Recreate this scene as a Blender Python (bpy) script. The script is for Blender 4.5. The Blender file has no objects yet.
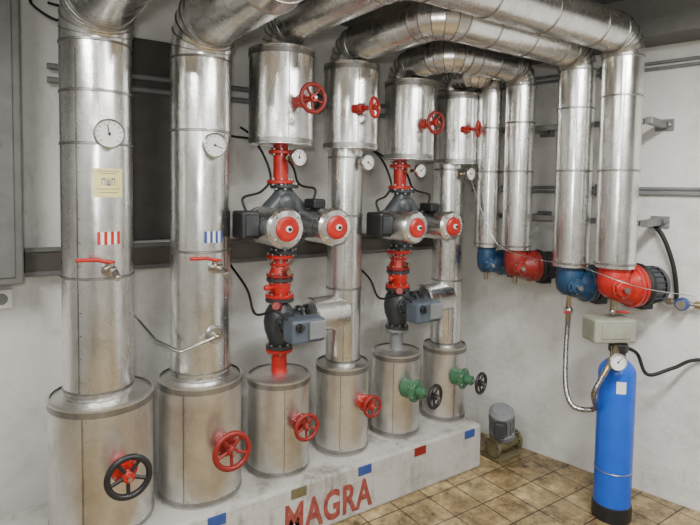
import bpy, bmesh, math, random
from mathutils import Vector as V, Matrix as M
random.seed(4)
pi=math.pi
# ---------------------------------------------------------------- materials
def mk(name):
    m=bpy.data.materials.new(name); m.use_nodes=True
    nt=m.node_tree; b=nt.nodes['Principled BSDF']; return m,nt,b
def N(nt,t,**k):
    n=nt.nodes.new(t)
    for a,v in k.items():
        if a in n.inputs.keys(): n.inputs[a].default_value=v
        else: setattr(n,a,v)
    return n
def coords(nt):
    return N(nt,'ShaderNodeTexCoord').outputs['Object']
def ramp(nt,src,stops):
    r=N(nt,'ShaderNodeValToRGB'); nt.links.new(src,r.inputs[0])
    e=r.color_ramp.elements
    e[0].position,e[0].color=stops[0][0],(*stops[0][1],1)
    e[1].position,e[1].color=stops[-1][0],(*stops[-1][1],1)
    for p,c in stops[1:-1]:
        x=e.new(p); x.color=(*c,1)
    return r.outputs[0]
def g3(v): return (v,v,v)
def bump(nt,b,src,strength,dist):
    bp=N(nt,'ShaderNodeBump'); bp.inputs['Strength'].default_value=strength; bp.inputs['Distance'].default_value=dist
    nt.links.new(src,bp.inputs['Height']); nt.links.new(bp.outputs[0],b.inputs['Normal'])
def noise(nt,scale,detail=4,rough=.55,vec=None,mapscale=None):
    n=N(nt,'ShaderNodeTexNoise'); n.inputs['Scale'].default_value=scale; n.inputs['Detail'].default_value=detail; n.inputs['Roughness'].default_value=rough
    c=vec or coords(nt)
    if mapscale:
        mp=N(nt,'ShaderNodeMapping'); mp.inputs['Scale'].default_value=mapscale; nt.links.new(c,mp.inputs[0]); c=mp.outputs[0]
    nt.links.new(c,n.inputs['Vector']); return n.outputs['Fac']
def mat_alu(name,c1,c2,r1,r2,bs=.25,stain=None,sthr=.6):
    m,nt,b=mk(name)
    n=noise(nt,6,8,.7)
    col=ramp(nt,n,[(.34,c2),(.60,c1)])
    if stain:
        s=ramp(nt,noise(nt,5,8,.72,mapscale=(1.6,1.6,.4)),[(sthr,g3(0)),(sthr+.14,g3(.65))])
        mx=N(nt,'ShaderNodeMix',data_type='RGBA'); nt.links.new(s,mx.inputs[0]); nt.links.new(col,mx.inputs[6]); mx.inputs[7].default_value=(*stain,1); col=mx.outputs[2]
        inv=ramp(nt,s,[(0,g3(1)),(.75,g3(.35))]); nt.links.new(inv,b.inputs['Metallic'])
    else: b.inputs['Metallic'].default_value=1
    nt.links.new(col,b.inputs['Base Color'])
    n2=noise(nt,9,6,.7,mapscale=(1,1,.35))
    nt.links.new(ramp(nt,n2,[(.3,g3(r1)),(.7,g3(r2))]),b.inputs['Roughness'])
    n3=noise(nt,8,3,.55,mapscale=(1,1,.55)); bump(nt,b,n3,bs,.014)
    return m
def mat_plain(name,c,rough=.45,metal=0,var=.25,scale=14,bs=.08):
    m,nt,b=mk(name); b.inputs['Metallic'].default_value=metal; b.inputs['Roughness'].default_value=rough
    n=noise(nt,scale,5,.6)
    nt.links.new(ramp(nt,n,[(.3,tuple(x*(1-var) for x in c)),(.7,c)]),b.inputs['Base Color'])
    if bs: bump(nt,b,n,bs,.004)
    return m
ALU=mat_alu('aluminium_cladding',(.86,.86,.845),(.71,.70,.68),.20,.34,.22)
ALU2=mat_alu('aluminium_cladding_worn',(.80,.79,.765),(.60,.58,.54),.30,.48,.38,(.22,.175,.12),.60)
SEAM=mat_alu('cladding_seam',(.42,.42,.41),(.26,.25,.24),.3,.5,.1)
RED=mat_plain('red_paint',(.55,.022,.015),.35,0,.4)
DRED=mat_plain('dark_red_paint',(.27,.018,.015),.42)
BLK=mat_plain('black_paint',(.018,.018,.02),.4)
RUB=mat_plain('black_rubber',(.012,.012,.013),.6)
DGREY=mat_plain('cast_iron_dark',(.05,.055,.06),.45,.3)
ACT=mat_plain('actuator_housing',(.09,.115,.15),.4)
STEEL=mat_plain('steel',(.6,.6,.58),.3,1,.3)
BRASS=mat_plain('nickel_brass',(.55,.45,.3),.3,1,.3)
GREEN=mat_plain('green_paint',(.055,.17,.085),.45)
OLIVE=mat_plain('olive_cast',(.16,.14,.07),.6)
BLUEP=mat_plain('blue_valve_paint',(.015,.065,.15),.4,0,.4)
BLUET=mat_plain('blue_tank_gelcoat',(.008,.11,.66),.3,0,.12)
WHITE=mat_plain('white_enamel',(.85,.85,.83),.4,0,.05,14,0)
BEIGE=mat_plain('beige_housing',(.34,.35,.28),.5)
YEL=mat_plain('yellow_label',(.90,.80,.34),.5,0,.08,14,0)
TBLUE=mat_plain('blue_tag',(.04,.09,.32),.45)
BROWN=mat_plain('brown_tag',(.16,.14,.07),.5)
RUST=mat_plain('rusty_pipe',(.16,.07,.03),.8,0,.5)
CAB=mat_plain('cabinet_grey',(.15,.15,.145),.5)
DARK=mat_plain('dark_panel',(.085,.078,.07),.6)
TRAY=mat_plain('trunking_brown_grey',(.085,.075,.062),.6)
GREYP=mat_plain('grey_paint',(.22,.23,.24),.45)
MOTOR=mat_plain('motor_grey',(.075,.08,.09),.45,.2)
CAST=mat_plain('pump_casting_grey',(.09,.10,.11),.4,.3)
CHAN=mat_plain('galvanised_channel',(.25,.25,.25),.45,.7)
CREAM=mat_plain('red_lettering_paint',(.40,.085,.065),.8,0,.6,30)
def braid():
    m,nt,b=mk('braided_steel'); b.inputs['Metallic'].default_value=1; b.inputs['Roughness'].default_value=.35
    v=N(nt,'ShaderNodeTexVoronoi'); v.inputs['Scale'].default_value=160; nt.links.new(coords(nt),v.inputs['Vector'])
    nt.links.new(ramp(nt,v.outputs['Distance'],[(.1,g3(.65)),(.7,g3(.15))]),b.inputs['Base Color']); return m
BRAID=braid()
def mat_wall(name,c1,c2,c3,thr=.56,amt=.6):
    m,nt,b=mk(name); b.inputs['Roughness'].default_value=.85
    n=noise(nt,3.2,9,.72); n2=noise(nt,4.5,9,.75,mapscale=(1,1,.35))
    a=ramp(nt,n,[(.34,c2),(.52,c1),(.8,c1)])
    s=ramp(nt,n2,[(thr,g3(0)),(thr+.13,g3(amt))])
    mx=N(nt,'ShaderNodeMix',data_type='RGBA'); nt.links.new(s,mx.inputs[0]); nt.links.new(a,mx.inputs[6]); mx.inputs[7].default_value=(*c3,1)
    nt.links.new(mx.outputs[2],b.inputs['Base Color'])
    bump(nt,b,noise(nt,24,7,.65),.6,.01); return m
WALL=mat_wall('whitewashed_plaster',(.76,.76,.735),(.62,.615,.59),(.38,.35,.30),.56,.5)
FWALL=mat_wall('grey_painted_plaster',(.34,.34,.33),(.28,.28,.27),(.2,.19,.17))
CEIL=mat_wall('ceiling_concrete',(.17,.17,.165),(.13,.128,.125),(.08,.075,.07))
PLI=mat_wall('plinth_paint',(.50,.49,.46),(.33,.315,.28),(.14,.12,.095),.53,.75)
def mat_floor():
    m,nt,b=mk('brown_floor_tiles')
    c=coords(nt)
    br=N(nt,'ShaderNodeTexBrick'); br.offset=0; br.squash=1
    br.inputs['Scale'].default_value=1; br.inputs['Brick Width'].default_value=.2; br.inputs['Row Height'].default_value=.2
    br.inputs['Mortar Size'].default_value=.004; br.inputs['Mortar Smooth'].default_value=.2
    br.inputs['Color1'].default_value=(.42,.32,.17,1); br.inputs['Color2'].default_value=(.31,.225,.115,1); br.inputs['Mortar'].default_value=(.06,.045,.03,1)
    nt.links.new(c,br.inputs['Vector'])
    n=noise(nt,8,10,.78); r=ramp(nt,n,[(.34,(.16,.15,.14)),(.46,(.6,.57,.54)),(.56,(1,.97,.93)),(.68,(1.8,1.8,1.7))])
    mx=N(nt,'ShaderNodeMix',data_type='RGBA',blend_type='MULTIPLY'); mx.inputs[0].default_value=1
    nt.links.new(br.outputs['Color'],mx.inputs[6]); nt.links.new(r,mx.inputs[7]); nt.links.new(mx.outputs[2],b.inputs['Base Color'])
    nt.links.new(ramp(nt,noise(nt,4,5,.6),[(.35,g3(.2)),(.65,g3(.5))]),b.inputs['Roughness'])
    bump(nt,b,br.outputs['Fac'],-.4,.004); return m
FLOOR=mat_floor()
# ---------------------------------------------------------------- mesh builder
def basis(a):
    w=V(a).normalized(); t=V((0,0,1)) if abs(w.z)<.9 else V((1,0,0))
    u=w.cross(t).normalized(); v=w.cross(u).normalized(); return u,v,w
class B:
    def __init__(s,name): s.n=name; s.v=[]; s.f=[]; s.mi=[]; s.sm=[]; s.m=[]
    def add(s,vs,fs,mat,smooth):
        if mat not in s.m: s.m.append(mat)
        k=len(s.v); i=s.m.index(mat); s.v+=[tuple(x) for x in vs]
        for f in fs: s.f.append(tuple(k+j for j in f)); s.mi.append(i); s.sm.append(smooth)
    def lathe(s,p,a,prof,mat,seg=32,smooth=False):
        p=V(p); u,v,w=basis(a)
        ring=lambda r,t:[p+w*t+(u*math.cos(2*pi*i/seg)+v*math.sin(2*pi*i/seg))*r for i in range(seg)]
        if smooth:
            vs=[]
            for r,t in prof: vs+=ring(max(r,1e-5),t)
            fs=[(k*seg+i,k*seg+(i+1)%seg,(k+1)*seg+(i+1)%seg,(k+1)*seg+i) for k in range(len(prof)-1) for i in range(seg)]
            s.add(vs,fs,mat,True)
        else:
            for (r0,t0),(r1,t1) in zip(prof,prof[1:]):
                if r0<=1e-5:
                    s.add([p+w*t0]+ring(r1,t1),[(0,1+i,1+(i+1)%seg) for i in range(seg)],mat,True)
                elif r1<=1e-5:
                    s.add(ring(r0,t0)+[p+w*t1],[(i,(i+1)%seg,seg) for i in range(seg)],mat,True)
                else:
                    s.add(ring(r0,t0)+ring(r1,t1),[(i,(i+1)%seg,seg+(i+1)%seg,seg+i) for i in range(seg)],mat,True)
    def cyl(s,p,q,r,mat,seg=28,ch=None):
        p,q=V(p),V(q); L=(q-p).length; c=min(.12*r,.2*L) if ch is None else ch
        if c>0: s.lathe(p,q-p,[(0,0),(r-c,0),(r,c),(r,L-c),(r-c,L),(0,L)],mat,seg)
        else: s.lathe(p,q-p,[(0,0),(r,0),(r,L),(0,L)],mat,seg)
    def tube(s,pts,r,mat,seg=24,smooth=True,caps=True):
        pts=[V(p) for p in pts]; n=len(pts)
        T=[(pts[min(i+1,n-1)]-pts[max(i-1,0)]).normalized() for i in range(n)]
        u=basis(T[0])[0]; rings=[]
        for i in range(n):
            d=(pts[i]-pts[i-1]).normalized() if i else T[0]
            u=(u-d*u.dot(d)).normalized(); w=d.cross(u)
            R=[]
            for k in range(seg):
                o=(u*math.cos(2*pi*k/seg)+w*math.sin(2*pi*k/seg))*r
                if 0<i<n-1:
                    o=o-d*(o.dot(T[i])/max(d.dot(T[i]),.3))
                R.append(pts[i]+o)
            rings.append(R)
        if smooth:
            vs=[x for R in rings for x in R]
            s.add(vs,[(k*seg+i,k*seg+(i+1)%seg,(k+1)*seg+(i+1)%seg,(k+1)*seg+i) for k in range(n-1) for i in range(seg)],mat,True)
        else:
            for a,b in zip(rings,rings[1:]):
                s.add(a+b,[(i,(i+1)%seg,seg+(i+1)%seg,seg+i) for i in range(seg)],mat,True)
        if caps:
            s.add(rings[0],[tuple(range(seg))],mat,False); s.add(rings[-1],[tuple(range(seg))],mat,False)
    def torus(s,c,a,R,r,mat,seg=36,sg=10):
        c=V(c); u,v,w=basis(a); vs=[]
        for i in range(seg):
            t=2*pi*i/seg; d=u*math.cos(t)+v*math.sin(t)
            for j in range(sg):
                q=2*pi*j/sg; vs.append(c+d*(R+r*math.cos(q))+w*r*math.sin(q))
        s.add(vs,[(i*sg+j,((i+1)%seg)*sg+j,((i+1)%seg)*sg+(j+1)%sg,i*sg+(j+1)%sg) for i in range(seg) for j in range(sg)],mat,True)
    def box(s,c,size,mat,rot=None,bev=.004):
        bm=bmesh.new(); bmesh.ops.create_cube(bm,size=1)
        bmesh.ops.scale(bm,vec=size,verts=bm.verts)
        if bev: bmesh.ops.bevel(bm,geom=bm.edges[:],offset=min(bev,min(size)*.4),segments=2,affect='EDGES',profile=.5)
        mt=M.Translation(V(c))@(rot.to_4x4() if rot else M.Identity(4)); bm.transform(mt)
        bm.verts.index_update()
        s.add([v.co.copy() for v in bm.verts],[tuple(v.index for v in f.verts) for f in bm.faces],mat,False); bm.free()
    def ball(s,c,r,mat,sc=(1,1,1),seg=24):
        n=12; p=V(c); vs=[];
        for i in range(n+1):
            t=pi*i/n
            for k in range(seg):
                q=2*pi*k/seg; rr=max(math.sin(t),1e-4)
                vs.append(p+V((r*sc[0]*rr*math.cos(q),r*sc[1]*rr*math.sin(q),r*sc[2]*math.cos(t))))
        s.add(vs,[(k*seg+i,k*seg+(i+1)%seg,(k+1)*seg+(i+1)%seg,(k+1)*seg+i) for k in range(n) for i in range(seg)],mat,True)
    def flange(s,c,a,R,th,mat,bolts=8,bm_=None):
        c=V(c); u,v,w=basis(a)
        s.cyl(c-w*th/2,c+w*th/2,R,mat,32,.003)
        for i in range(bolts):
            t=2*pi*(i+.5)/bolts; p=c+(u*math.cos(t)+v*math.sin(t))*R*.82
            s.cyl(p-w*(th/2+.008),p+w*(th/2+.008),R*.1,bm_ or STEEL,6,0)
    def patch(s,c,R,az0,az1,z0,z1,mat,n=8):
        # curved sheet on a vertical pipe; azimuth 0 = -y, positive toward +x
        vs=[];
        for i in range(n+1):
            a=az0+(az1-az0)*i/n; d=V((math.sin(a),-math.cos(a),0))*R
            vs+= [V((c[0],c[1],z0))+d,V((c[0],c[1],z1))+d]
        s.add(vs,[(2*i,2*i+2,2*i+3,2*i+1) for i in range(n)],mat,True)
    def done(s):
        me=bpy.data.meshes.new(s.n); me.from_pydata(s.v,[],s.f)
        for m in s.m: me.materials.append(m)
        me.polygons.foreach_set('material_index',s.mi); me.polygons.foreach_set('use_smooth',s.sm)
        me.update()
        bm=bmesh.new(); bm.from_mesh(me); bmesh.ops.recalc_face_normals(bm,faces=bm.faces); bm.to_mesh(me); bm.free()
        o=bpy.data.objects.new(s.n,me); bpy.context.collection.objects.link(o); return o
def fillet(pts,rad,n=6):
    pts=[V(p) for p in pts]; out=[pts[0]]; arcs=[]
    for a,b,c in zip(pts,pts[1:],pts[2:]):
        d1=(a-b).normalized(); d2=(c-b).normalized(); ang=d1.angle(d2); t=rad/math.tan(ang/2)
        p1=b+d1*t; p2=b+d2*t; cen=b+(d1+d2).normalized()*(rad/math.sin(ang/2))
        e1=p1-cen; e2=p2-cen; th=e1.angle(e2); k=len(out)
        for i in range(n+1):
            f=i/n; out.append(cen+(e1*math.sin((1-f)*th)+e2*math.sin(f*th))/math.sin(th))
        arcs.append((k,len(out)-1))
    out.append(pts[-1]); return out,arcs
def smoothcurve(pts,n=8):
    pts=[V(p) for p in pts]; P=[pts[0]*2-pts[1]]+pts+[pts[-1]*2-pts[-2]]; out=[]
    for i in range(1,len(P)-2):
        a,b,c,d=P[i-1:i+3]
        for k in range(n):
            t=k/n; out.append(.5*((2*b)+(c-a)*t+(2*a-5*b+4*c-d)*t*t+(3*b-a-3*c+d)*t**3))
    out.append(pts[-1]); return out
# ---------------------------------------------------------------- room
def wallx(y): return .455-.202*y
H=2.62
def boxobj(name,c,size,mat,rotz=0,bev=0):
    b=B(name); b.box((0,0,0),size,mat,None,bev); o=b.done(); o.location=c; o.rotation_euler=(0,0,rotz); return o
YB=.42; XL=-3.9; YF=-4.2
boxobj('floor',(-1.2,-1.9,-.05),(6.2,5.2,.1),FLOOR)
boxobj('ceiling',(-1.2,-1.9,H+.05),(6.2,5.2,.1),CEIL)
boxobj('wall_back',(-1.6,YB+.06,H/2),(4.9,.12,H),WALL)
boxobj('wall_left',(XL-.06,-1.9,H/2),(.12,4.9,H),FWALL)
boxobj('wall_front',(-1.3,YF-.06,H/2),(5.6,.12,H),FWALL)
ang=math.atan(.202); ym=-1.9; L=5.0
nx=V((math.cos(ang),math.sin(ang),0))
boxobj('wall_right',V((wallx(ym),ym,H/2))+nx*.06,(.12,L,H),WALL,ang)
boxobj('ceiling_beam',V((wallx(ym),ym,H-.1))-nx*.12,(.24,L-.5,.2),CEIL,ang)
def wp(y,off,z): # point near right wall
    return V((wallx(y),y,z))-nx*off
# ---------------------------------------------------------------- plinth
PH=.262
b=B('concrete_plinth'); b.box((-1.31,.01,PH/2),(2.78,.48,PH),PLI,None,.014); b.done()
XV=[-1.955,-1.54,-1.143,-.764,-.394,-.012]
for x,m in zip(XV[1:],[TBLUE,BROWN,TBLUE,DRED,TBLUE]):
    t=B('pipe_marker_tag'); t.box((x-.01,-.2325,.228),(.08,.005,.045),m,None,.001); t.done()
cu=bpy.data.curves.new('lettering','FONT'); cu.body='MAGRA'; cu.size=.20; cu.extrude=.0006; cu.space_character=1.08; cu.offset=.006
to=bpy.data.objects.new('tmp',cu); bpy.context.collection.objects.link(to)
bpy.context.view_layer.update(); me=bpy.data.meshes.new_from_object(to); bpy.data.objects.remove(to)
me.materials.clear(); me.materials.append(CREAM)
to=bpy.data.objects.new('painted_lettering',me); bpy.context.collection.objects.link(to)
to.rotation_euler=(pi/2,0,0); to.location=(-1.23,-.2312,.04); to.scale=(.69,1,1)
# ---------------------------------------------------------------- insulated jackets
ZL=[.79,.787,.72,.717,.72,.70]; RL=[.198,.182,.152,.140,.135,.129]
def jacket(x,y,r,z0,z1,mat,name='insulated_valve_jacket',seam=.5):
    b=B(name); e=.006
    b.lathe((x,y,z0),(0,0,1),[(0,0),(r-.01,0),(r,.004),(r,z1-z0-.004),(r-.004,z1-z0),(r*.55,z1-z0+.012),(0,z1-z0+.012)],mat,56)
    for z in (z0+.02,z1-.02):
        b.lathe((x,y,z-.012),(0,0,1),[(r-.001,0),(r+e*.5,.002),(r+e*.5,.022),(r-.001,.024)],SEAM,56)
    b.lathe((x,y,z1-.006),(0,0,1),[(r,0),(r+.005,.002),(r+.005,.009),(r-.006,.014)],mat,56)
    a=seam; b.patch((x,y),r+.0015,a,a+.03,z0+.01,z1-.01,SEAM,2)
    k=max(3,int((z1-z0)/.07))
    for i in range(k):
        z=z0+.04+(z1-z0-.08)*i/(k-1); d=V((math.sin(a+.09),-math.cos(a+.09),0))
        b.lathe(V((x,y,z))+d*(r-.001),d,[(.004,0),(.003,.003),(0,.004)],STEEL,8)
    return b.done()
for x,r,z in zip(XV,RL,ZL): jacket(x,0,r,PH,z,ALU2,seam=random.uniform(-.9,.6))
UP=[(2,.155,1.842,2.29,0,0),(3,.14,1.84,2.27,.015,-.02),(4,.137,1.80,2.23,.035,-.03),(5,.122,1.79,2.2,.03,-.03)]
for i,r,z0,z1,ox,oy in UP: jacket(XV[i]+ox,oy,r,z0,z1,ALU,seam=random.uniform(-.9,-.2))
# ---------------------------------------------------------------- insulated pipes
def ipipe(pts,r,rad,rings=(),mat=ALU,caps=True,n=5,vs=None):
    p,arcs=fillet(pts,rad,n) if len(pts)>2 else ([V(q) for q in pts],[])
    b=B('insulated_pipe'); b.tube(p,r,mat,48,False,caps)
    marks=[]
    for a0,a1 in arcs:
        for k in range(a0,a1+1):
            d=(p[min(k+1,len(p)-1)]-p[k-1]).normalized(); marks.append((p[k],d,.006 if k not in(a0,a1) else .013))
    for q,d in rings: marks.append((V(q),V(d),.013))
    for q,d,w in marks:
        b.lathe(q-d*w/2,d,[(r-.001,0),(r+.0035,w*.25),(r+.0035,w*.75),(r-.001,w)],SEAM,48)
    if vs:
        x,y,z0,z1,az=vs; b.patch((x,y),r+.0015,az,az+.004/r,z0,z1,SEAM,1)
        k=int((z1-z0)/.09)
        for i in range(k):
            d=V((math.sin(az+.09),-math.cos(az+.09),0)); b.lathe(V((x,y,z0+.05+.09*i))+d*(r-.001),d,[(.0035,0),(.003,.002),(0,.003)],SEAM,8)
    return b.done()
Zu=(0,0,1)
XP=-1.965
ipipe([(XP,0,.80),(XP,0,2.36),(XP,-.85,2.36),(XP,-.85,2.62)],.133,.17,[((XP,0,z),Zu) for z in (.83,1.28,1.80,2.0)],vs=(XP,0,.83,2.15,-.75))
ipipe([(XV[1],0,.797),(XV[1],0,2.36),(XV[1],-.85,2.36),(XV[1],-.85,2.62)],.13,.17,[((XV[1],0,z),Zu) for z in (.83,1.36,1.88)],vs=(XV[1],0,.83,2.15,.55))
RP=[(.262,-.898),(.222,-.678),(.168,-.366),(.13,-.185)]
def over(i,zj,zo,r,k,rr,zb):
    x=XV[i]; X,Y=RP[k]
    dx=X-x
    rings=[((x+dx*f,Y,zo),(1,0,0)) for f in ((.3,.55,.8) if dx>.5 else ())]+[((X,Y,z),Zu) for z in (zb+.02,1.75,zo-.3)]
    ipipe([(x,0,zj),(x,0,zo),(x,Y,zo),(X,Y,zo),(X,Y,zb)],rr,rad=r,rings=rings,vs=(X,Y,zb+.02,zo-.15,-.95))
over(2,2.28,2.41,.112,0,.094,1.27)
over(3,2.26,2.37,.105,1,.090,1.25)
over(4,2.22,2.32,.095,2,.080,1.31)
over(5,2.19,2.30,.076,3,.074,1.31)
ipipe([(XV[3],0,.72),(XV[3],0,1.85)],.092,.1,[((XV[3],0,z),Zu) for z in (.74,1.12,1.5,1.8)],ALU,vs=(XV[3],0,.74,1.8,-.6))
ipipe([(XV[5],0,.70),(XV[5],0,1.80)],.090,.1,[((XV[5],0,z),Zu) for z in (.72,1.1,1.45,1.76)],ALU,vs=(XV[5],0,.74,1.76,-.6))
for i in (2,4):
    x=XV[i]; ipipe([(x+.14,-.04,1.0),(XV[i+1]-.03,-.02,1.0)],.088,.1,[((x+.155,-.04,1.0),(1,0,0))],ALU)
# ---------------------------------------------------------------- handwheels
def wheel(p,a,R,rim,hub,stem,name='handwheel_valve',collar=.035,body=None):
    b=B(name); p=V(p); w=V(a).normalized(); u,v,_=basis(w)
    b.torus(p,w,R,R*.16,rim,40,12)
    for i in range(5):
        t=2*pi*i/5+.3; d=u*math.cos(t)+v*math.sin(t)
        b.tube([p-w*.008+d*R*.15,p-w*.004+d*R*.6,p+d*R*.98],R*.10,rim,8)
    b.cyl(p-w*.022,p+w*.012,R*.28,hub,20); b.cyl(p+w*.01,p+w*.026,R*.12,STEEL,6,0)
    b.cyl(p-w*stem,p-w*.02,R*.13,STEEL,14)
    b.cyl(p-w*stem,p-w*(stem*.55),collar,body or hub,24)
    b.flange(p-w*(stem*.62),w,collar*1.25,.012,body or hub,6)
    b.cyl(p-w*(stem*.55),p-w*(stem*.3),collar*.55,body or hub,18)
    return b.done()
fw=(0,-1,0)
wheel((XV[0]+.035,-.305,.56),fw,.075,BLK,RED,.112,collar=.04)
wheel((XV[1]+.035,-.285,.54),fw,.074,DRED,DRED,.11,collar=.04)
wheel((XV[2]+.02,-.245,.535),fw,.057,DRED,DRED,.10)
wheel((XV[3]+.035,-.225,.54),fw,.05,DRED,RED,.09)
wheel((XV[4],-.325,.555),(.25,-1,0),.058,BLK,BLK,.20,collar=.05,body=GREEN)
wheel((XV[5],-.297,.545),(.25,-1,0),.055,BLK,BLK,.18,collar=.048,body=GREEN)
wheel((XV[2],-.30,2.035),fw,.06,DRED,RED,.16,collar=.025)
wheel((XV[3],-.245,2.035),(.5,-1,0),.046,RED,RED,.12,collar=.022)
wheel((XV[4]+.01,-.27,1.99),fw,.053,DRED,RED,.13,collar=.022)
wheel((XV[5]+.01,-.215,1.99),(.5,-1,0),.042,RED,RED,.10,collar=.02)
# ---------------------------------------------------------------- dial gauges
def gauge(p,a,R,stem,ang=.6):
    b=B('dial_thermometer'); p=V(p); w=V(a).normalized(); u=V((0,0,1)); s=u.cross(w).normalized()
    b.lathe(p-w*.018,w,[(0,0),(R*.9,0),(R,.006),(R,.022),(R*.9,.026),(R*.88,.02)],STEEL,40)
    b.lathe(p,w,[(R*.89,.001),(0,.001)],WHITE,40)
    for i in range(11):
        t=-2.3+4.6*i/10; d=u*math.cos(t)+s*math.sin(t)
        m=M((s,u,w)).transposed(); 
        rot=m@M.Rotation(-t,3,'Z'); b.box(p+w*.0022+d*R*.72,(R*.04,R*.16,.001),BLK,rot,0)
    d=u*math.cos(ang)+s*math.sin(ang)
    b.box(p+w*.003+d*R*.25,(R*.06,R*.8,.001),BLK,M((s,u,w)).transposed()@M.Rotation(-ang,3,'Z'),0)
    b.cyl(p+w*.001,p+w*.006,R*.1,BLK,12)
    b.cyl(p-w*.016-w*stem,p-w*.016,R*.22,BRASS,14); b.done()
gauge((XP+.015,-.165,1.835),(-.05,-1,0),.056,.025,-.2)
gauge((XV[1]+.005,-.16,1.815),(-.05,-1,0),.052,.025,1.9)
gauge((XV[2]+.045,-.10,1.785),(.1,-1,0),.043,.075,.2)
gauge((XV[3]+.045,-.135,1.775),(.1,-1,0),.042,.04,2.1)
gauge((XV[4]+.065,-.10,1.745),(.1,-1,0),.040,.07,1)
gauge((XV[5]+.025,-.15,1.735),(.1,-1,0),.039,.055,1.5)
# ---------------------------------------------------------------- labels & taps on the big pipes
def label(x,r,az,z,w,h,mats,name):
    b=B(name); n=len(mats); da=w/r
    for i,m in enumerate(mats):
        b.patch((x,0),r+.002,az-da/2+da*i/n,az-da/2+da*(i+1)/n,z-h/2,z+h/2,m,3)
    return b
b=label(XP,.133,.13,1.65,.11,.11,[YEL],'paper_label')
for k,(zz,ww) in enumerate([(1.694,.08),(1.685,.06),(1.625,.085),(1.612,.07)]):
    b.patch((XP,0),.1353,.13-ww/.266,.13+ww/.266,zz,zz+.0025,GREYP,6)
for k in range(3):
    a_=.13-.19+k*.135
    b.patch((XP,0),.1353,a_,a_+.02,1.640,1.668,TBLUE,1); b.patch((XP,0),.1353,a_+.08,a_+.10,1.640,1.668,TBLUE,1)
    if k!=1: b.patch((XP,0),.1353,a_,a_+.10,1.663,1.668,TBLUE,2)
    else: b.patch((XP,0),.1353,a_,a_+.10,1.640,1.645,TBLUE,2); b.patch((XP,0),.1353,a_+.04,a_+.06,1.640,1.660,TBLUE,1)
b.done()
label(XP,.133,.13,1.437,.085,.05,[RED,WHITE]*3+[RED],'pipe_flow_tag').done()
label(XV[1],.13,.10,1.425,.085,.05,[TBLUE,WHITE]*3+[TBLUE],'pipe_flow_tag').done()
def tap(x,r,z,az=.22):
    b=B('lever_ball_valve'); d=V((math.sin(az),-math.cos(az),0)); o=V((x,0,z))+d*(r-.004)
    b.cyl(o,o+d*.014,.028,STEEL,24); b.cyl(o+d*.01,o+d*.04,.014,STEEL,16)
    b.ball(o+d*.052,.022,BRASS); b.cyl(o+d*.05,o+d*.085,.016,STEEL,8)
    b.cyl(o+d*.083,o+d*.12+V((0,0,-.02)),.013,STEEL,16)
    b.cyl(o+d*.052,o+d*.052+V((0,0,.035)),.009,STEEL,10)
    q=o+d*.052+V((0,0,.035)); b.ball(q,.012,RED,(1,1,.5))
    b.tube([q,q+V((-.03,0,.004)),q+V((-.05,0,.012)),q+V((-.125,-.005,.014))],.0075,RED,10); b.done()
tap(XP,.133,1.315,.10); tap(XV[1],.13,1.295,.10)
b=B('drain_tap_pipe'); o=V((XV[1]+.015,-.13,1.0))
b.cyl(o+V((0,.006,0)),o-V((0,.006,0)),.04,STEEL,28); b.torus(o-V((0,.006,0)),(0,1,0),.033,.003,SEAM,28,6)
b.tube(fillet([o,o-V((0,.035,0)),o+V((-.16,-.03,-.045)),(-1.74,.0,.975),(-1.78,.12,1.04),(-1.78,.415,1.04)],.02,5)[0],.0075,STEEL,10)
b.ball(o-V((0,.035,0)),.013,BRASS); b.done()
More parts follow.
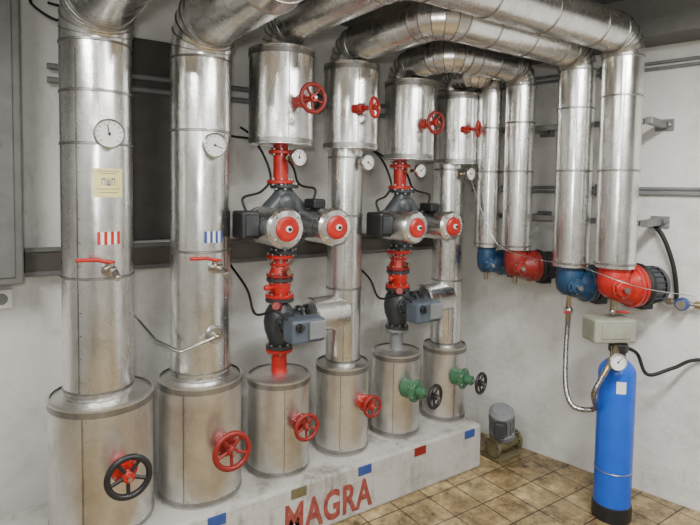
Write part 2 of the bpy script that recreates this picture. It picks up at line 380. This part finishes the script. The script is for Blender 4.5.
# ---------------------------------------------------------------- twin circulation pumps
def pump(x,z,r):
    b=B('twin_circulation_pump'); s=.129
    b.flange((x,0,z+.185),Zu,.07,.018,DGREY); b.flange((x,0,z-.135),Zu,.07,.018,DGREY)
    b.ball((x,.0,z+.11),.06,CAST,(1.1,.9,1)); b.ball((x,.0,z-.08),.055,CAST,(1.1,.9,.9))
    for sx in (-s,s):
        b.tube(smoothcurve([(x,0,z+.18),(x+sx*.2,0,z+.13),(x+sx*.75,-.01,z+.06),(x+sx,-.02,z)],5),.038,CAST,20)
        b.tube(smoothcurve([(x,0,z-.13),(x+sx*.2,0,z-.1),(x+sx*.75,-.01,z-.05),(x+sx,-.02,z)],5),.038,CAST,20)
        c=V((x+sx,.045,z))
        b.lathe(c,fw,[(0,0),(r*.6,0),(r*.95,.03),(r*1.05,.06),(r*1.05,.085),(r*.9,.09)],CAST,36)
        c=V((x+sx,-.04,z))
        b.lathe(c,fw,[(r*.7,0),(r,.004),(r,.20),(r*1.06,.203),(r*1.06,.222),(r*.93,.235),(r*.66,.238)],ALU,40)
        b.lathe(c,fw,[(r*.66,.234),(r*.64,.246),(r*.50,.252),(0,.252)],RED,36)
        b.cyl(c+V((0,-.25,0)),c+V((0,-.262,0)),r*.17,WHITE,16); b.cyl(c+V((0,-.26,0)),c+V((0,-.268,0)),r*.1,BLK,12)
        for k in range(4):
            t=pi/4+k*pi/2; q=c+V((math.cos(t)*r*.85,-.232,math.sin(t)*r*.85)); b.cyl(q,q+V((0,-.01,0)),.006,STEEL,6,0)
    b.box((x-s-r-.03,-.10,z+.01),(.085,.13,.125),BLK,None,.012)
    b.box((x-s-r-.03,-.17,z+.01),(.06,.012,.09),DGREY,None,.003)
    b.box((x+s-.02,-.11,z+r+.02),(.07,.10,.045),BLK,None,.01)
    b.tube(smoothcurve([(x-s-r-.03,-.1,z+.07),(x-s-r-.035,-.08,z+.13),(x-.13,-.02,z+.16),(x-.06,.03,z+.24),(x-.1,.12,z+.4),(x-.1,.415,z+.45)],6),.006,RUB,8)
    b.tube(smoothcurve([(x+s-.02,-.1,z+r+.04),(x+s-.01,-.09,z+r+.09),(x+.08,0,z+.2),(x+.07,.10,z+.32),(x-.05,.415,z+.5)],6),.006,RUB,8)
    b.done()
pump(XV[2]+.02,1.462,.085); pump(XV[4]+.02,1.445,.078)
def column(x,zt,zb,zp):
    b=B('red_flanged_riser')
    b.cyl((x,0,zp+.19),(x,0,zt+.01),.036,RED,28,0)
    b.flange((x,0,zp+.206),Zu,.066,.018,RED); b.flange((x,0,zt-.03),Zu,.06,.018,RED)
    b.tube([(x,-.03,zt-.06),(x,-.075,zt-.06)],.012,BRASS,10); b.done()
    b=B('flanged_check_valve'); z0=zp-.145
    b.flange((x,0,z0-.012),Zu,.068,.018,RED); b.flange((x,0,z0-.05),Zu,.05,.012,RED)
    b.lathe((x,0,z0-.21),Zu,[(.038,0),(.05,.03),(.055,.07),(.055,.11),(.04,.15),(.036,.2)],RED,28,True)
    b.flange((x,0,z0-.105),Zu,.066,.016,DRED); b.flange((x,0,z0-.125),Zu,.066,.016,DGREY)
    b.flange((x,0,z0-.205),Zu,.07,.018,RED)
    b.tube([(x,-.05,z0-.08),(x,-.1,z0-.08)],.014,BRASS,12)
    b.tube([(x-.03,-.02,z0-.16),(x-.1,-.06,z0-.15)],.01,RED,10); b.ball((x-.1,-.06,z0-.15),.015,RED); b.done()
    b=B('motorized_mixing_valve'); zc=.985
    zt2=z0-.218
    b.lathe((x,0,zb+.13),Zu,[(.036,0),(.05,.03),(.072,.09),(.078,zc-zb-.13),(.07,zc-zb-.08),(.045,zc-zb-.04),(.038,zt2-zb-.14)],DGREY,32,True)
    b.flange((x,0,zt2-.006),Zu,.07,.018,DGREY); b.flange((x,0,zb+.14),Zu,.066,.018,DGREY)
    b.cyl((x,0,zc),(x+.13,0,zc),.045,DGREY); b.flange((x+.11,0,zc),(1,0,0),.065,.016,DGREY)
    b.cyl((x,0,zc),(x,-.13,zc),.042,DGREY); b.flange((x,-.075,zc),(0,1,0),.055,.014,DGREY)
    b.box((x+.035,-.185,zc-.005),(.18,.10,.115),ACT,None,.015)
    b.box((x+.075,-.24,zc+.0),(.09,.02,.085),GREYP,None,.006)
    b.cyl((x-.02,-.235,zc+.02),(x-.02,-.255,zc+.02),.02,BLK,20)
    b.box((x-.02,-.262,zc+.02),(.008,.014,.034),DGREY,None,.002)
    b.tube(smoothcurve([(x-.05,-.18,zc+.05),(x-.10,-.15,zc+.09),(x-.13,.0,zc+.05),(x-.12,.12,zc+.15),(x-.1,.415,zc+.25)],6),.006,RUB,8)
    b.cyl((x-.03,-.05,zc+.08),(x-.07,-.10,zc+.10),.02,DRED,16)
    b.done()
column(XV[2],1.842,.72,1.462); column(XV[4],1.80,.72,1.445)
for i,m in ((2,RED),(4,GREYP)):
    b=B('flanged_pipe_spool'); x=XV[i]; b.cyl((x,0,.725),(x,0,.855),.038,m,28,0); b.flange((x,0,.842),Zu,.066,.016,m); b.done()
# ---------------------------------------------------------------- right-hand branch pumps
def branch(k,zb,col,R):
    X,Y=RP[k]; b=B('flanged_inline_circulator'); zc=zb-.085
    d=V((.95,-.31,0)).normalized()
    c=V((X,Y,zc)); ci=c+V((0,0,-.012))
    b.cyl((X,Y,zb+.005),(X,Y,zb-.02),R*.72,col)
    b.lathe((X,Y,zb-.155),Zu,[(.0,0),(R*.4,.004),(R*.66,.03),(R*.74,.07),(R*.72,.12),(R*.66,.15)],col,32,True)
    b.lathe(ci-d*.03,d,[(R*.55,0),(R*.72,.05),(R*.82,.09),(R*.92,.115)],col,36,True)
    b.flange(ci+d*.095,d,R,.022,col); b.flange(ci+d*.12,d,R,.02,col if k!=1 else DGREY)
    b.lathe(ci+d*.13,d,[(R*.7,0),(R*1.02,.008),(R*1.05,.02),(R*1.0,.035),(R*.85,.04)],RUB,36,True)
    # motor housing with cooling fins
    b.cyl(ci+d*.16,ci+d*.245,R*.82,MOTOR,36)
    for i in range(20):
        t=2*pi*i/20; u,v,w=basis(d); e=u*math.cos(t)+v*math.sin(t)
        b.box(ci+d*.20+e*R*.84,(.014,.004,.07),MOTOR,M((e,w.cross(e),w)).transposed(),0)
    b.lathe(ci+d*.24,d,[(R*.88,0),(R*.88,.02),(R*.7,.035),(0,.038)],MOTOR,36)
    b.box(ci+d*.19+V((0,0,-R*.95)),(.07,.06,.04),BLK,M.Rotation(-.3,3,'Z'),.006)
    # outlet to wall behind
    wd=(V((wallx(Y),Y,0))-V((X,Y,0))).dot(nx)
    o=ci+V((0,0,-.0)); b.cyl(o+nx*.03,o+nx*(wd-.004),R*.4,DGREY)
    b.cyl(c+V((0,0,-.05)),c+V((0,0,-.11)),.012,BRASS,12)
    e=V((-.5,-.85,0)).normalized()
    b.cyl(ci+e*.03,ci+e*.10,R*.36,col,20); b.flange(ci+e*.075,e,R*.46,.012,col,6); b.cyl(ci+e*.1,ci+e*.125,R*.14,STEEL,6,0)
    b.done()
branch(0,1.27,RED,.108); branch(1,1.25,BLUEP,.096); branch(2,1.31,DRED,.088); branch(3,1.31,BLUEP,.075)
b=B('drain_ball_valve'); X,Y=RP[1]; o=V((X,Y,1.05))
b.cyl(o+V((0,0,.01)),o-V((0,0,.02)),.014,BRASS,8); b.ball(o-V((0,0,.04)),.024,STEEL); b.cyl(o-V((0,0,.05)),o-V((0,0,.09)),.014,BRASS,8)
b.cyl(o-V((0,0,.04)),o+V((-.03,-.025,-.04)),.009,STEEL,10); b.tube([o+V((-.03,-.025,-.04)),o+V((-.09,-.04,-.03))],.007,RED,8); b.done()
X0,Y0=RP[0]; b=B('drain_ball_valve'); o=V((X0,Y0,1.07))
b.cyl(o+V((0,0,.01)),o-V((0,0,.018)),.014,BRASS,8); b.ball(o-V((0,0,.026)),.017,STEEL); b.tube([o-V((0,0,.026)),o+V((.06,-.05,-.026))],.006,RED,8); b.done()
for Y,X in ((-.925,.36),(-.30,.25)):
    for z in (2.0,1.49):
        b=B('pipe_bracket'); e=wp(Y,0.001,z); L_=(e-V((X,Y,z))).dot(nx)
        rot=M.Rotation(ang,3,'Z')
        b.box(e-nx*(L_/2),(L_,.035,.035),CHAN,rot,.003); b.box(e-nx*.006,(.012,.09,.06),GREYP,rot,.002)
        for s in (-.03,.03): 
            q=e-nx*.012+V((0,s,0)); b.cyl(q,q-nx*.01,.008,STEEL,6,0)
        b.done()
b=B('pipe_support_rail')
for z in (2.0,1.49):
    p=V((RP[0][0]+.125,RP[0][1]-.05,z+.0)); q=V((RP[3][0]+.12,RP[3][1]+.1,z)); m=(p+q)/2
    b.box(m,(.03,(p-q).length,.03),CHAN,M.Rotation(math.atan2(-(p-q).x,(p-q).y),3,'Z'),.003)
b.done()
def wallrun(name,offs,r,mat,y0,y1):
    b=B(name)
    for off,z in offs: b.tube([wp(y0,off,z),wp(y1,off,z)],r,mat,12)
    y=y0
    while y>y1:
        b.box(wp(y-.1,.009,sum(z for _,z in offs)/len(offs)),(.016,.02,.07),CHAN,M.Rotation(ang,3,'Z'),.002); y-=.7
    b.done()
wallrun('electrical_conduit',[(.014,1.665),(.014,1.638)],.009,GREYP,.2,-4.0)
wallrun('electrical_conduit',[(.014,2.30),(.014,2.33)],.009,GREYP,.2,-4.0)
# ---------------------------------------------------------------- softener tank
tx,ty=.276,-.927
b=B('water_softener_tank')
b.lathe((tx,ty,0),Zu,[(.0,0),(.092,0),(.094,.01),(.094,.06),(.092,.075),(.086,.078)],BLK,48)
TR=.088
pr=[(TR,.07),(TR,.735)]+[(TR*math.cos(t),.735+.08*math.sin(t)) for t in [pi/2*i/8 for i in range(1,8)]]+[(.03,.82)]
b.lathe((tx,ty,0),Zu,pr,BLUET,56,True)
b.cyl((tx,ty,.81),(tx,ty,.85),.036,BLK); b.torus((tx,ty,.25),Zu,TR+.0005,.003,STEEL,48,8)
a0=math.atan2(-2.38-tx,-(-2.40-ty)); b.patch((tx,ty),TR+.0015,a0+.0,a0+.5,.66,.72,WHITE,5); b.done()
b=B('softener_control_head')
R_=M.Rotation(-.5,3,'Z')
b.cyl((tx,ty,.845),(tx,ty,.89),.046,BLK); b.box(V((tx,ty,.955))+R_@V((-.035,.03,0)),(.22,.13,.12),BEIGE,R_,.012)
b.box(V((tx,ty,.955))+R_@V((-.035,-.037,0)),(.15,.006,.07),BEIGE,R_,.002)
b.cyl(V((tx,ty,.875))+R_@V((-.03,-.02,0)),V((tx,ty,.85))+R_@V((-.07,-.09,0)),.018,BRASS,12); b.done()
gauge(V((tx,ty,.835))+R_@V((-.08,-.13,0)),(-.75,-1,.1),.042,.03,.7)
b=B('brass_fitting'); q=V((tx,ty,.83))+R_@V((-.085,-.09,0)); b.cyl(q+R_@V((-.02,0,0)),q+R_@V((.06,.0,0)),.016,BRASS,10); b.cyl(q+R_@V((-.01,0,-.01)),q+R_@V((-.05,-.01,-.07)),.014,BRASS,10); b.done()
qe=q+R_@V((-.05,-.01,-.07))
b=B('braided_hose'); X,Y=RP[1]
b.tube(smoothcurve([(X,Y,.962),(X-.005,Y,.9),(X-.04,Y-.02,.76),(X-.085,Y-.06,.62),(X-.10,Y-.12,.55),(X-.05,Y-.2,.56),qe+V((-.04,.02,-.09)),qe],8),.0125,BRAID,14); b.done()
b=B('black_drain_hose')
b.tube(smoothcurve([(tx+.03,ty-.02,.87),(tx+.13,ty-.03,.82),(tx+.16,ty-.07,.72),(tx+.25,ty-.15,.76),wp(-1.15,.02,.80),wp(-1.5,.02,.82),wp(-2.2,.02,.80)],8),.009,RUB,12); b.done()
b=B('black_power_cable')
b.tube(smoothcurve([wp(-.88,.02,1.49),wp(-.95,.05,1.42),wp(-1.0,.04,1.28),wp(-1.02,.03,1.15),wp(-1.02,.02,1.07)],8),.011,RUB,12); b.done()
b=B('capillary_wire')
b.tube(smoothcurve([(XV[5]+.025,-.155,1.70),(.02,-.25,1.5),(.05,-.35,1.33),(.10,-.55,1.28),(.11,-.8,1.27),(.2,-1.05,1.20),wp(-1.1,.03,1.12)],8),.0025,STEEL,6); b.done()
b=B('water_meter'); c=wp(-1.06,.05,1.08)
al=V((-nx.y,nx.x,0))
b.tube([c-al*1.2,c+al*.1],.012,STEEL,12); b.cyl(c-nx*.005,c-nx*.05,.032,TBLUE,28); b.cyl(c-nx*.05,c-nx*.058,.024,STEEL,24)
b.cyl(c-al*.08,c-al*.05,.02,BRASS,8); b.cyl(c+al*.08,c+al*.05,.02,BRASS,8)
b.cyl(c-al*.18,c-al*.15,.02,BRASS,8); b.cyl(c-al*.165,c-al*.165-nx*.05,.01,STEEL); b.tube([c-al*.165-nx*.05,c-al*.22-nx*.055],.008,TBLUE,8)
b.tube([c+al*.1,c+al*.1+nx*.048],.012,STEEL,12); b.done()
# ---------------------------------------------------------------- floor pump
b=B('inline_pump'); px,py=.30,-.20
b.box((px,py,.012),(.2,.14,.024),OLIVE,None,.004)
b.flange((px+.11,py-.02,.085),(1,-.3,.0),.06,.018,OLIVE); b.flange((px-.1,py-.02,.085),(1,0,0),.058,.018,OLIVE)
b.cyl((px-.09,py-.02,.085),(px+.10,py-.02,.085),.038,OLIVE); b.ball((px,py,.10),.075,OLIVE,(1,.85,1))
m0=V((px,py,.13)); md=V((-.35,-.25,1)).normalized()
b.cyl(m0,m0+md*.05,.078,GREYP); b.cyl(m0+md*.04,m0+md*.17,.068,GREYP)
mu,mv,_=basis(md)
for i in range(16):
    t=2*pi*i/16; dd=mu*math.cos(t)+mv*math.sin(t); b.box(m0+md*.11+dd*.07,(.014,.004,.11),GREYP,M((dd,md.cross(dd),md)).transposed(),0)
b.lathe(m0+md*.17,md,[(.074,0),(.074,.02),(.055,.04),(0,.043)],GREYP,32)
b.box(m0+md*.1+V((-.075,-.055,0)),(.08,.06,.09),DGREY,M.Rotation(.5,3,'Z'),.008); b.done()
b=B('rusty_standpipe'); b.cyl((.15,.12,0),(.15,.12,.68),.028,RUST); b.flange((.15,.12,.62),Zu,.055,.018,RUST); b.flange((.15,.12,.3),Zu,.05,.014,RUST); b.done()
# ---------------------------------------------------------------- back wall items
b=B('electrical_cabinet'); b.box((-2.66,.309,1.85),(.9,.22,1.24),CAB,None,.008); b.box((-2.66,.196,1.85),(.84,.012,1.18),CAB,None,.004)
b.cyl((-2.30,.19,1.8),(-2.30,.17,1.8),.012,STEEL); b.done()
b=B('cable_tray'); b.box((-1.0,.374,1.30),(2.4,.09,.10),TRAY,None,.004); b.box((-1.0,.325,1.355),(2.4,.012,.02),CAB,None,.002); b.box((-1.0,.325,1.25),(2.4,.012,.02),CAB,None,.002); b.done()
b=B('dark_wall_panel'); b.box((-1.60,.410,1.86),(.52,.018,.98),DARK,None,.004)  # flat dark sheet with grey edge strips on the back wall
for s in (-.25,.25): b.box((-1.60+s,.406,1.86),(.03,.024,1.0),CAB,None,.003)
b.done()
b=B('power_socket'); b.box((-2.285,.404,1.14),(.085,.03,.085),WHITE,None,.006); b.cyl((-2.285,.392,1.14),(-2.285,.386,1.14),.025,GREYP); b.done()
b=B('electrical_conduit'); b.tube([(-2.1,.375,2.1),(0.2,.375,2.1)],.014,GREYP,12); b.tube([(-2.1,.375,2.16),(0.2,.375,2.16)],.014,GREYP,12)
for x in (-2.0,-1.4,-.7,0): b.box((x,.385,2.13),(.02,.02,.12),CHAN,None,.002)
b.done()
b=B('loose_cable'); b.tube(smoothcurve([(-2.12,.41,2.62),(-2.1,.38,2.5),(-2.16,.36,2.42),(-2.06,.36,2.36),(-2.03,.38,2.42),(-2.09,.40,2.44)],8),.006,RUB,8); b.done()
# ---------------------------------------------------------------- lamps
def em(name,c,s):
    m,nt,b_=mk(name); b_.inputs['Emission Color'].default_value=(*c,1); b_.inputs['Emission Strength'].default_value=s; b_.inputs['Base Color'].default_value=(*c,1); return m
TUBE=em('fluorescent_tube_glow',(1,.99,.95),14)
def lamp(x,y,L_,rz,power):
    b=B('fluorescent_ceiling_lamp'); b.box((0,0,-.03),(L_,.14,.06),WHITE,None,.006)
    for s in (-.04,.04): b.cyl((-L_/2+.03,s,-.085),(L_/2-.03,s,-.085),.014,TUBE,12)
    for s in (-L_/2+.02,L_/2-.02): b.box((s,0,-.075),(.03,.13,.05),WHITE,None,.003)
    o=b.done(); o.location=(x,y,H); o.rotation_euler=(0,0,rz)
    l=bpy.data.lights.new('lamp_light','AREA'); l.shape='RECTANGLE'; l.size=L_; l.size_y=.14; l.energy=power; l.color=(1,.99,.95)
    lo=bpy.data.objects.new('lamp_light',l); bpy.context.collection.objects.link(lo); lo.parent=o; lo.location=(0,0,-.11)
lamp(-.75,-2.0,1.2,0.0,72)
lamp(-2.9,-1.5,1.2,pi/2,50)
lamp(-1.5,-3.4,1.2,0.0,36)
fl=bpy.data.lights.new('camera_fill_light','AREA'); fl.shape='DISK'; fl.size=.12; fl.energy=13; fl.color=(1,.99,.96)  # unseen fill light, added beside the camera for brightness and pipe highlights
fo=bpy.data.objects.new('camera_fill_light',fl); bpy.context.collection.objects.link(fo)
fo.location=(-2.45,-2.45,1.78); fo.rotation_euler=(math.radians(86),0,math.radians(-34.5))
w=bpy.data.worlds.new('world'); bpy.context.scene.world=w; w.use_nodes=True
w.node_tree.nodes['Background'].inputs[0].default_value=(.8,.85,1,1); w.node_tree.nodes['Background'].inputs[1].default_value=.2
# ---------------------------------------------------------------- camera
cd=bpy.data.cameras.new('camera'); cam=bpy.data.objects.new('camera',cd); bpy.context.collection.objects.link(cam)
cd.sensor_width=36; cd.lens=550/700*36; cd.shift_y=-.065; cd.clip_start=.02
rot=M.Rotation(math.radians(-34.5),4,'Z')@M.Rotation(math.radians(90-3.15),4,'X')@M.Rotation(math.radians(.9),4,'Z')
cam.matrix_world=M.Translation((-2.38,-2.40,1.65))@rot
bpy.context.scene.camera=cam
